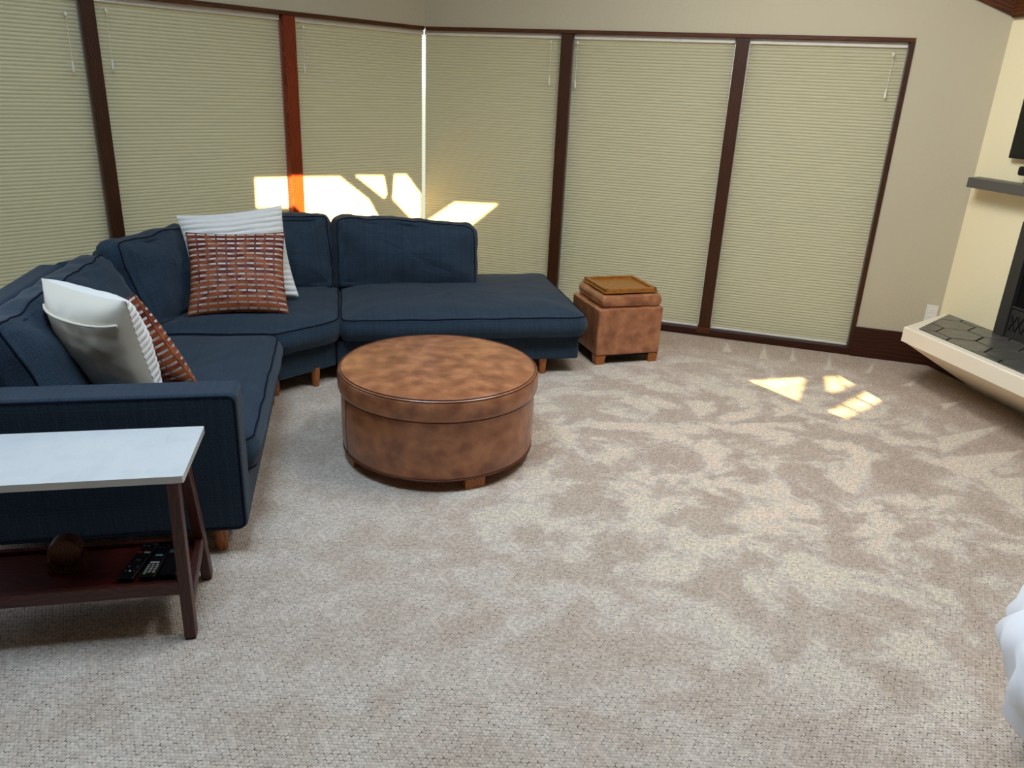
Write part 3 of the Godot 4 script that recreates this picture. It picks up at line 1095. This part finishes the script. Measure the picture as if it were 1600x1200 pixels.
# p0, p1: front edge on the seat (u,v), left to right as the sitter's front is seen; lean backwards
func back_cushion(t: Node3D, o: Vector2, p0: Vector2, p1: Vector2, y0: float, height: float, thick: float, lean: float, seed: int, sag := 0.0):
	var w := p0.distance_to(p1)
	var dir := (p1 - p0).normalized()
	var x := Vector3(dir.x, 0, dir.y)
	var f := Vector3(-dir.y, 0, dir.x)         # faces the room
	var up := (Vector3.UP * cos(lean) - f * sin(lean)).normalized()
	var fn := up.cross(x) * -1.0
	if fn.dot(f) < 0:
		fn = -fn
	var z := x.cross(fn)
	var st := mb()
	var hw := w / 2
	var hh := height / 2
	var sgn := signf(z.dot(up))                 # z runs down
	var tl := -hh * -sgn
	var ol := outline([Vector2(-hw, -tl), Vector2(hw, -tl), Vector2(hw, tl - sag * sgn), Vector2(0, tl - sag * 0.35 * sgn), Vector2(-hw, tl)], 0.05, 0.04)
	var paths := puff(st, ol, thick, 0.03, 0.026, 0.06, 0.01, 0.018, seed)
	var cen2 := (p0 + p1) / 2 - o
	var base := Vector3(cen2.x, y0, cen2.y) + up * hh - fn * thick
	var c := part("back_cushion", st, M.navy_fabric, t, Transform3D(Basis(x, fn, z), base))
	piping(paths, c)

func seat_cushion(t: Node3D, o: Vector2, pts: Array, y0: float, h: float, seed: int, crown := 0.035):
	var q := []
	for p in pts:
		q.append(p - o)
	var st := mb()
	var paths := puff(st, outline(q, 0.075), h, 0.022, 0.018, crown, 0.004, 0.006, seed)
	var c := part("seat_cushion", st, M.navy_fabric, t, Transform3D(Basis(), Vector3(0, y0, 0)))
	piping(paths, c)

func sofa():
	# left section with the arm
	var o := Vector2(-0.9, -3.3)
	var t := thing("sofa_section", "navy sofa section with the only arm, behind the marble table", "sofa", S(o.x, 0, o.y), sofa_basis(), "sections of the navy sectional sofa")
	var st := mb()
	rbox(st, Vector3(-0.905 - o.x, 0.172, -3.36 - o.y), Vector3(1.03, 0.145, 1.34), 0.012, 2)
	part("base", st, M.navy_fabric, t)
	st = mb()
	rbox(st, Vector3(-1.40 - o.x, 0.42, -3.36 - o.y), Vector3(0.12, 0.64, 1.34), 0.03, 3)
	part("back_frame", st, M.navy_fabric, t)
	st = mb()
	rbox(st, Vector3(-0.922 - o.x, 0.361, -2.614 - o.y), Vector3(1.072, 0.522, 0.152), 0.022, 3)
	var arm := part("arm", st, M.navy_fabric, t)
	st = mb()
	var ap := []
	for p in outline([Vector2(-1.448, 0.106), Vector2(-0.394, 0.106), Vector2(-0.394, 0.614), Vector2(-1.448, 0.614)], 0.03, 0.1):
		ap.append(Vector3(p.x - o.x, p.y, -2.5405 - o.y))
	tube(st, ap, 0.004, 5, true)
	part("piping", st, M.navy_piping, arm)
	seat_cushion(t, o, [Vector2(-0.362, -3.975), Vector2(-0.362, -2.70), Vector2(-1.18, -2.70), Vector2(-1.18, -4.02)], 0.246, 0.135, 4)
	back_cushion(t, o, Vector2(-0.985, -2.79), Vector2(-0.985, -4.07), 0.385, 0.45, 0.2, 0.42, 6)
	for p in [Vector2(-0.488, -2.585), Vector2(-0.43, -3.95), Vector2(-1.36, -2.62), Vector2(-1.36, -3.95)]:
		round_leg(t, Vector3(p.x - o.x, 0, p.y - o.y))
	# corner wedge
	o = Vector2(-0.6, -4.6)
	t = thing("sofa_section", "navy corner wedge sofa section holding the striped and patterned pillows upright", "sofa", S(o.x, 0, o.y), sofa_basis(), "sections of the navy sectional sofa")
	st = mb()
	var pg := PackedVector2Array()
	for p in [Vector2(-0.386, -4.045), Vector2(-0.092, -4.278), Vector2(-0.092, -5.33), Vector2(-0.45, -5.2), Vector2(-0.9, -4.85), Vector2(-1.40, -4.045)]:
		pg.append(p - o)
	prism(st, pg, 0.1, 0.245, 0.01)
	part("base", st, M.navy_fabric, t)
	st = mb()
	pg = PackedVector2Array()
	for p in [Vector2(-0.092, -5.23), Vector2(-0.092, -5.33), Vector2(-0.45, -5.2), Vector2(-0.9, -4.85), Vector2(-1.40, -4.045), Vector2(-1.30, -4.045), Vector2(-0.84, -4.76), Vector2(-0.42, -5.1)]:
		pg.append(p - o)
	prism(st, pg, 0.245, 0.74, 0.015)
	part("back_frame", st, M.navy_fabric, t)
	seat_cushion(t, o, [Vector2(-0.366, -3.992), Vector2(-0.066, -4.238), Vector2(-0.066, -5.02), Vector2(-0.45, -4.98), Vector2(-0.82, -4.7), Vector2(-1.08, -4.04)], 0.246, 0.135, 14)
	back_cushion(t, o, Vector2(-0.975, -4.075), Vector2(-0.74, -4.66), 0.385, 0.465, 0.17, 0.36, 16)
	back_cushion(t, o, Vector2(-0.66, -4.775), Vector2(-0.085, -4.93), 0.385, 0.47, 0.17, 0.32, 18)
	for p in [Vector2(-0.415, -4.09), Vector2(-0.206, -4.215), Vector2(-0.15, -5.2), Vector2(-1.3, -4.1)]:
		round_leg(t, Vector3(p.x - o.x, 0, p.y - o.y))
	# right section with the open end
	o = Vector2(0.63, -4.8)
	t = thing("sofa_section", "navy sofa section with an open armless end beside the square ottoman", "sofa", S(o.x, 0, o.y), sofa_basis(), "sections of the navy sectional sofa")
	st = mb()
	rbox(st, Vector3(0.631 - o.x, 0.172, -4.806 - o.y), Vector3(1.43, 0.145, 1.065), 0.012, 2)
	part("base", st, M.navy_fabric, t)
	st = mb()
	rbox(st, Vector3(0.31 - o.x, 0.45, -5.29 - o.y), Vector3(0.78, 0.54, 0.1), 0.03, 3)
	part("back_frame", st, M.navy_fabric, t)
	seat_cushion(t, o, [Vector2(-0.058, -4.215), Vector2(1.372, -4.215), Vector2(1.372, -5.355), Vector2(-0.058, -5.24)], 0.246, 0.135, 24)
	back_cushion(t, o, Vector2(-0.078, -4.91), Vector2(0.81, -4.91), 0.385, 0.455, 0.19, 0.27, 26, 0.05)
	for p in [Vector2(0.0, -4.33), Vector2(1.136, -4.315), Vector2(0.0, -5.25), Vector2(1.26, -5.25)]:
		round_leg(t, Vector3(p.x - o.x, 0, p.y - o.y))

# ------------------------------------------------------------------ pillows
func pillow_mesh(w: float, h: float, th: float, nx: int, ny: int, ridges: int, rd: float, side: float, seed: int, off := 0.0) -> SurfaceTool:
	var st := mb()
	var fn := noise(seed, 3.0, 3)
	var g := []
	for j in ny + 1:
		var row := []
		for i in nx + 1:
			var x := -1.0 + 2.0 * i / nx
			var y := -1.0 + 2.0 * j / ny
			var px := w / 2 * x * (1.0 - 0.075 * (1 - pow(absf(y), 2.0)))
			var py := h / 2 * y * (1.0 - 0.06 * (1 - pow(absf(x), 2.0)))
			var k := pow(maxf(0.0, (1 - pow(absf(x), 2.3)) * (1 - pow(absf(y), 2.3))), 0.52)
			var z := th / 2 * k
			z += fn.get_noise_2d(px * 2.2, py * 2.2) * 0.012 * k
			if ridges > 0:
				var fade := smoothstep(0.0, 0.12, k)
				z += rd * (absf(sin(ridges * PI * (y + 1) / 2 + 0.6 * fn.get_noise_2d(px * 3 + 9, py * 3))) - 0.3) * (0.35 + 0.65 * fade)
			row.append(Vector3(px, py, (maxf(z, 0.0) + off) * side))
		g.append(row)
	st.set_smooth_group(0)
	for j in ny:
		for i in nx:
			var q := [[i, j], [i + 1, j], [i + 1, j + 1], [i, j + 1]]
			var o := [0, 2, 1, 0, 3, 2] if side > 0 else [0, 1, 2, 0, 2, 3]
			for k in o:
				var e: Array = q[k]
				st.set_uv(Vector2(float(e[0]) / nx, 1.0 - float(e[1]) / ny))
				st.add_vertex(g[e[1]][e[0]])
	st.generate_normals()
	return st

# cen and the two edge vectors in sofa coordinates (u, y, v)
func pillow(label: String, cen: Vector3, ex: Vector3, ey: Vector3, w: float, h: float, th: float, corded: bool, seed: int, group: String):
	var c := S(cen.x, cen.y, cen.z)
	var x := S(ex.x, ex.y, ex.z).normalized()
	var y := S(ey.x, ey.y, ey.z)
	y = (y - x * y.dot(x)).normalized()
	var z := x.cross(y)
	var b := Basis(x, y, z)
	var t := thing("throw_pillow", label, "pillow", c, b, group)
	if corded:
		part("cover_front", pillow_mesh(w, h, th, 26, 240, 17, 0.009, 1.0, seed), M.white_cord, t)
		var bk := part("cover_back", pillow_mesh(w, h, th, 30, 30, 0, 0.0, -1.0, seed + 1), M.white_satin, t)
		var st := mb()
		var pts := []
		for i in 13:
			var u := -0.9 + 1.8 * i / 12.0
			var k := pow((1 - pow(absf(u), 2.3)) * (1 - pow(0.66, 2.3)), 0.52)
			pts.append(Vector3(w / 2 * u * 0.965, h / 2 * 0.66 * 0.97, -th / 2 * k - 0.006))
		tube(st, pts, 0.0055, 6)
		part("zip_placket", st, M.white_satin, bk)
	else:
		part("cover_front", pillow_mesh(w, h, th, 44, 60, 15, 0.0016, 1.0, seed), M.rust_weave, t)
		part("cover_back", pillow_mesh(w, h, th, 24, 24, 0, 0.0, -1.0, seed + 1), M.rust_weave, t)

func pillows():
	pillow("large white corded pillow standing in the sofa corner behind the rust pillow", Vector3(-0.605, 0.665, -4.54), Vector3(0.585, 0.05, -0.123), Vector3(-0.09, 0.48, -0.17), 0.565, 0.53, 0.15, true, 70, "throw pillows on the navy sofa")
	pillow("rust and silver checked pillow facing the room in the sofa corner", Vector3(-0.598, 0.615, -4.365), Vector3(0.5, 0.0, -0.03), Vector3(-0.055, 0.39, -0.25), 0.52, 0.475, 0.14, false, 72, "throw pillows on the navy sofa")
	# by the arm: seen from behind, their fronts face the corner
	var ex := Vector3(0.804, -0.055, 0.592)
	var ey := Vector3(-0.12, 0.96, 0.253)
	pillow("white pillow near the sofa arm showing its smooth satin back", Vector3(-0.93, 0.645, -3.075), -ex, ey, 0.44, 0.46, 0.24, true, 74, "throw pillows on the navy sofa")
	var ey2 := (ey - 0.5 * ex).normalized()
	var ex2 := (ex + 0.5 * ey).normalized()
	pillow("rust checked pillow mostly hidden behind the white pillow near the arm", Vector3(-0.825, 0.575, -3.185), -ex2, ey2, 0.38, 0.43, 0.14, false, 76, "throw pillows on the navy sofa")

# ------------------------------------------------------------------ ottomans
func round_ottoman():
	var t := thing("round_ottoman", "large round brown leather storage ottoman in the middle of the carpet", "ottoman", Vector3(-0.3385, 0, -3.337))
	var st := mb()
	lathe(st, [Vector2(0.0, 0.05), Vector2(0.425, 0.05), Vector2(0.436, 0.054), Vector2(0.441, 0.07), Vector2(0.4445, 0.15), Vector2(0.4445, 0.26), Vector2(0.442, 0.326), Vector2(0.0, 0.326)], 96)
	part("body", st, M.leather, t)
	st = mb()
	lathe(st, [Vector2(0.0, 0.329), Vector2(0.446, 0.329), Vector2(0.453, 0.334), Vector2(0.4565, 0.345), Vector2(0.4575, 0.38), Vector2(0.456, 0.408), Vector2(0.451, 0.419), Vector2(0.440, 0.426), Vector2(0.41, 0.4335), Vector2(0.35, 0.439), Vector2(0.22, 0.444), Vector2(0.0, 0.446)], 96)
	var lid := part("lid", st, M.leather, t)
	st = mb()
	for d in [[0.4515, 0.4195], [0.4425, 0.4265]]:
		var ring := []
		for k in 96:
			var f := TAU * k / 96
			ring.append(Vector3(cos(f) * d[0], d[1], sin(f) * d[0]))
		tube(st, ring, 0.0022, 5, true)
	part("stitching", st, M.leather_seam, lid)
	st = mb()
	var a := 1.535
	for da in [-0.004, 0.004]:
		tube(st, [Vector3(cos(a + da) * 0.4575, 0.34, sin(a + da) * 0.4575), Vector3(cos(a + da) * 0.459, 0.38, sin(a + da) * 0.459), Vector3(cos(a + da) * 0.4525, 0.418, sin(a + da) * 0.4525)], 0.0014, 5)
	part("seam", st, M.thread, lid)
	st = mb()
	for d in [[0.439, 0.056], [0.4435, 0.3265]]:
		var ring := []
		for k in 96:
			var f := TAU * k / 96
			ring.append(Vector3(cos(f) * d[0], d[1], sin(f) * d[0]))
		tube(st, ring, 0.0045, 6, true)
	part("welt", st, M.leather_seam, t)
	st = mb()
	var a2 := 2.62
	tube(st, [Vector3(cos(a2) * 0.441, 0.065, sin(a2) * 0.441), Vector3(cos(a2) * 0.4452, 0.2, sin(a2) * 0.4452), Vector3(cos(a2) * 0.443, 0.322, sin(a2) * 0.443)], 0.002, 5)
	part("seam", st, M.leather_seam, t)
	for k in 4:
		var f := 1.08 + k * PI / 2
		st = mb()
		rbox(st, Vector3(0, 0.026, 0), Vector3(0.045, 0.052, 0.095), 0.005, 2)
		part("leg", st, M.leg_wood, t, Transform3D(Basis(Vector3.UP, -f), Vector3(cos(f) * 0.405, 0, sin(f) * 0.405)))

func cube_ottoman():
	var ang := 0.3206
	var b := Basis(Vector3.UP, ang)
	var t := thing("square_ottoman", "square brown leather ottoman with a wooden tray on its lid", "ottoman", Vector3(0.6598, 0, -4.9086), b)
	var w := 0.4435
	var st := mb()
	rbox(st, Vector3(0, 0.2145, 0), Vector3(w, 0.307, w), 0.016, 3)
	part("body", st, M.leather, t)
	st = mb()
	rbox(st, Vector3(0, 0.056, 0), Vector3(w - 0.012, 0.014, w - 0.012), 0.004)
	part("welt", st, M.dark_under, t)
	var lw := 0.405
	st = mb()
	puff(st, outline([Vector2(-lw / 2, -lw / 2), Vector2(lw / 2, -lw / 2), Vector2(lw / 2, lw / 2), Vector2(-lw / 2, lw / 2)], 0.02, 0.04), 0.078, 0.018, 0.006, 0.004, 0.0, 0.003, 33)
	var lid := part("lid", st, M.leather, t, Transform3D(Basis(Vector3.UP, -0.015), Vector3(0.008, 0.369, 0.004)))
	for x in [-1, 1]:
		for z in [-1, 1]:
			st = mb()
			var p := []
			for d in [[0.026, 0.0], [0.034, 0.06]]:
				p.append([Vector3(-d[0], d[1], -d[0]), Vector3(d[0], d[1], -d[0]), Vector3(d[0], d[1], d[0]), Vector3(-d[0], d[1], d[0])])
			for k in 4:
				var j := (k + 1) % 4
				flat_poly(st, [p[0][j], p[0][k], p[1][k], p[1][j]])
			flat_poly(st, [p[0][0], p[0][1], p[0][2], p[0][3]])
			flat_poly(st, [p[1][3], p[1][2], p[1][1], p[1][0]])
			part("leg", st, M.leg_wood, t, Transform3D(Basis(), Vector3(x * 0.184, 0, z * 0.184)))
	# the tray that lies on the lid
	var ty := 0.4545
	t = thing("wooden_tray", "shallow golden wood tray resting on the square ottoman", "tray", Vector3(0.6598, ty, -4.9086) + b * Vector3(0.006, 0, 0.0), b)
	var tw := 0.352
	st = mb()
	rbox(st, Vector3(0, 0.004, 0), Vector3(tw + 0.016, 0.008, tw + 0.016), 0.003)
	part("foot_moulding", st, M.tray_wood, t)
	st = mb()
	rbox(st, Vector3(0, 0.0105, 0), Vector3(tw - 0.02, 0.006, tw - 0.02), 0.001)
	part("panel", st, M.tray_wood, t)
	for k in 4:
		st = mb()
		rbox(st, Vector3(0, 0.017, tw / 2 - 0.011), Vector3(tw, 0.020, 0.022), 0.003)
		part("rim", st, M.tray_wood, t, Transform3D(Basis(Vector3.UP, k * PI / 2), Vector3.ZERO))

# ------------------------------------------------------------------ table
func table_and_things():
	var o := Vector2(-1.05, -2.27)
	var t := thing("side_table", "marble topped table with walnut legs and low shelf beside the sofa arm", "table", S(o.x, 0, o.y), sofa_basis())
	var st := mb()
	var f := func(u, y, v): return Vector3(u - o.x, y, v - o.y)
	var pg := PackedVector2Array()
	for p in outline([Vector2(-0.478, -2.447), Vector2(-0.482, -2.098), Vector2(-1.62, -2.098), Vector2(-1.62, -2.447)], 0.008, 0.6):
		pg.append(p - o)
	prism(st, pg, 0.529, 0.551, 0.003)
	part("marble_top", st, M.marble, t)
	st = mb()
	rbox(st, f.call(-1.05, 0.519, -2.27), Vector3(1.04, 0.02, 0.27), 0.003)
	part("top_frame", st, M.walnut, t)
	for u in [-0.513, -1.585]:
		st = mb()
		box_between(st, f.call(u, 0.004, -2.098), f.call(u, 0.529, -2.115), 0.034, 0.04, 0.005)
		part("leg", st, M.walnut_upright, t)
		st = mb()
		rbox(st, f.call(u, 0.003, -2.098), Vector3(0.03, 0.006, 0.034), 0.001)
		part("foot_pad", st, M.plastic_black, t)
		st = mb()
		rbox(st, f.call(u, 0.003, -2.408), Vector3(0.03, 0.006, 0.034), 0.001)
		part("foot_pad", st, M.plastic_black, t)
		st = mb()
		box_between(st, f.call(u, 0.004, -2.408), f.call(u, 0.175, -2.365), 0.034, 0.04, 0.005)
		box_between(st, f.call(u, 0.165, -2.37), f.call(u, 0.529, -2.255), 0.034, 0.04, 0.005)
		part("leg", st, M.walnut_upright, t)
		st = mb()
		box_between(st, f.call(u, 0.185, -2.36), f.call(u, 0.10, -2.115), 0.026, 0.034, 0.004)
		part("brace", st, M.walnut_upright, t)
	st = mb()
	rbox(st, f.call(-1.05, 0.172, -2.23), Vector3(1.06, 0.014, 0.24), 0.002)
	part("shelf", st, M.walnut, t)
	for v in [-2.112, -2.352]:
		st = mb()
		rbox(st, f.call(-1.05, 0.171, v), Vector3(1.06, 0.044, 0.018), 0.003)
		part("shelf_rail", st, M.walnut, t)
	# remotes, box and coasters on the shelf
	var sy := 0.1795
	remote("long black remote control with red and white keys on the table shelf", Vector2(-0.672, -2.238), 0.195, 0.048, 0.19, 0, sy)
	remote("black remote control with pale number keys and a green key", Vector2(-0.618, -2.232), 0.18, 0.044, 0.12, 1, sy)
	var bx := thing("media_box", "flat dark box with a blue end and grey band behind the table leg", "box", S(-0.565, sy, -2.235), sofa_basis() * Basis(Vector3.UP, -0.05))
	st = mb()
	rbox(st, Vector3(0, 0.011, 0), Vector3(0.05, 0.022, 0.19), 0.004, 2)
	part("body", st, M.plastic_black, bx)
	st = mb()
	rbox(st, Vector3(0, 0.0225, -0.07), Vector3(0.046, 0.002, 0.04), 0.0008)
	part("end_panel", st, M.plastic_blue, bx)
	st = mb()
	rbox(st, Vector3(0, 0.0225, -0.03), Vector3(0.046, 0.002, 0.022), 0.0008)
	part("band", st, M.plastic_grey, bx)
	# coaster holder
	var hb := sofa_basis() * Basis(Vector3.UP, 0.06)
	var hp := S(-0.875, sy, -2.245)
	var h := thing("coaster_holder", "small wooden cradle block for coasters on the low shelf", "coaster holder", hp, hb)
	st = mb()
	var prof := [Vector2(-0.05, 0.0), Vector2(0.05, 0.0), Vector2(0.05, 0.048), Vector2(0.04, 0.048)]
	for k in 9:
		var q := lerpf(0.0, PI, k / 8.0)
		prof.append(Vector2(cos(q) * 0.039, 0.05 - sin(q) * 0.03))
	prof.append(Vector2(-0.05, 0.048))
	var pp := PackedVector2Array()
	for p in prof:
		pp.append(Vector2(p.x, -p.y))
	prism(st, pp, -0.028, 0.028, 0.0)
	part("cradle", st, M.coaster_wood, h, Transform3D(Basis(Vector3.RIGHT, PI / 2), Vector3(0, 0, 0)))
	for k in 6:
		var lab: String = ["round wooden coaster at the front of the cradle stack", "second round coaster from the front in the wooden cradle", "third round coaster from the front in the wooden cradle", "fourth round coaster from the front in the wooden cradle", "fifth round coaster from the front in the wooden cradle", "round wooden coaster at the back of the cradle stack"][k]
		st = mb()
		lathe(st, [Vector2(0, -0.0036), Vector2(0.0435, -0.0036), Vector2(0.045, -0.002), Vector2(0.045, 0.002), Vector2(0.0435, 0.0036), Vector2(0, 0.0036)], 32)
		var c := part("coaster", st, M.coaster_wood, self, Transform3D(hb * Basis(Vector3.RIGHT, PI / 2), hp + hb * Vector3(0, 0.0675, 0.0205 - k * 0.0082)))
		tag(c, lab, "coaster", "coasters in the wooden cradle")

func remote(label: String, p: Vector2, l: float, w: float, turn: float, kindn: int, y: float):
	var t := thing("remote_control", label, "remote", S(p.x, y, p.y), sofa_basis() * Basis(Vector3.UP, -turn), "remotes on the table shelf")
	var st := mb()
	rbox(st, Vector3(0, 0.009, 0), Vector3(w, 0.018, l), 0.006, 2)
	part("body", st, M.plastic_black, t)
	var cells := []
	if kindn == 0:
		cells = [[-0.28, -0.2, 0.3, 0.04, "button_red"], [0.2, -0.2, 0.36, 0.04, "button_white"], [-0.3, -0.38, 0.12, 0.03, "plastic_grey"], [0.0, -0.38, 0.12, 0.03, "plastic_grey"], [0.3, -0.44, 0.12, 0.03, "plastic_grey"], [-0.26, 0.2, 0.1, 0.06, "plastic_grey"], [0.26, 0.2, 0.1, 0.06, "plastic_grey"], [-0.28, 0.32, 0.12, 0.03, "plastic_grey"], [0.0, 0.32, 0.12, 0.03, "button_white"], [0.28, 0.32, 0.12, 0.03, "plastic_grey"], [0.0, 0.02, 0.3, 0.05, "plastic_grey"]]
	else:
		cells = [[0.0, -0.12, 0.5, 0.04, "button_blue"], [0.0, 0.1, 0.6, 0.04, "button_white"], [-0.26, 0.44, 0.2, 0.03, "button_green"], [-0.28, -0.36, 0.16, 0.03, "plastic_grey"], [0.05, -0.36, 0.16, 0.03, "plastic_grey"], [0.3, -0.4, 0.16, 0.03, "button_red"]]
		for r in 5:
			for c in 3:
				cells.append([-0.28 + 0.28 * c, 0.17 + 0.055 * r, 0.18, 0.024, "button_white"])
	for c in cells:
		st = mb()
		rbox(st, Vector3(c[0] * w, 0.0185, c[1] * l), Vector3(c[2] * w, 0.003, c[3] * l), 0.001)
		part("button", st, M[c[4]], t)

# ------------------------------------------------------------------ bean bag
func bean_bag():
	var t := thing("bean_bag", "white plush bean bag chair at the right edge of the carpet", "bean bag", Vector3(1.775, 0, -1.5))
	var st := mb()
	var fn := noise(91, 3.2, 3)
	var nu := 96
	var nv := 40
	var prof := func(v: float) -> Vector2:     # radius, height
		var c := Curve2D.new()
		return Vector2.ZERO
	var pts := [Vector2(0.0, 0.0), Vector2(0.30, 0.0), Vector2(0.37, 0.03), Vector2(0.42, 0.13), Vector2(0.455, 0.23), Vector2(0.475, 0.30), Vector2(0.455, 0.37), Vector2(0.40, 0.43), Vector2(0.28, 0.52), Vector2(0.14, 0.565), Vector2(0.0, 0.58)]
	var cur := Curve2D.new()
	for p in pts:
		cur.add_point(p)
	var g := []
	for j in nv + 1:
		var p := cur.sample_baked(cur.get_baked_length() * j / nv)
		var row := []
		for i in nu:
			var f := TAU * i / nu
			var d := Vector3(cos(f), 0, sin(f))
			var v := d * p.x + Vector3(0, p.y, 0)
			var amp := smoothstep(0.0, 0.12, p.y)
			var fold := fn.get_noise_3d(d.x * 2.0, p.y * 1.2, d.z * 2.0) * 0.05
			fold += 0.014 * sin(f * 13.0 + p.y * 14.0 + 3.0 * fn.get_noise_2d(f, p.y)) * (1.0 - smoothstep(0.28, 0.4, p.y))
			v += d * fold * amp * minf(1.0, p.x / 0.3)
			row.append(v)
		g.append(row)
	st.set_smooth_group(0)
	for j in nv:
		for i in nu:
			var k := (i + 1) % nu
			for v in [g[j][i], g[j + 1][k], g[j][k], g[j][i], g[j + 1][i], g[j + 1][k]]:
				st.set_uv(Vector2.ZERO)
				st.add_vertex(v)
	st.generate_normals()
	part("cover", st, M.white_plush, t)
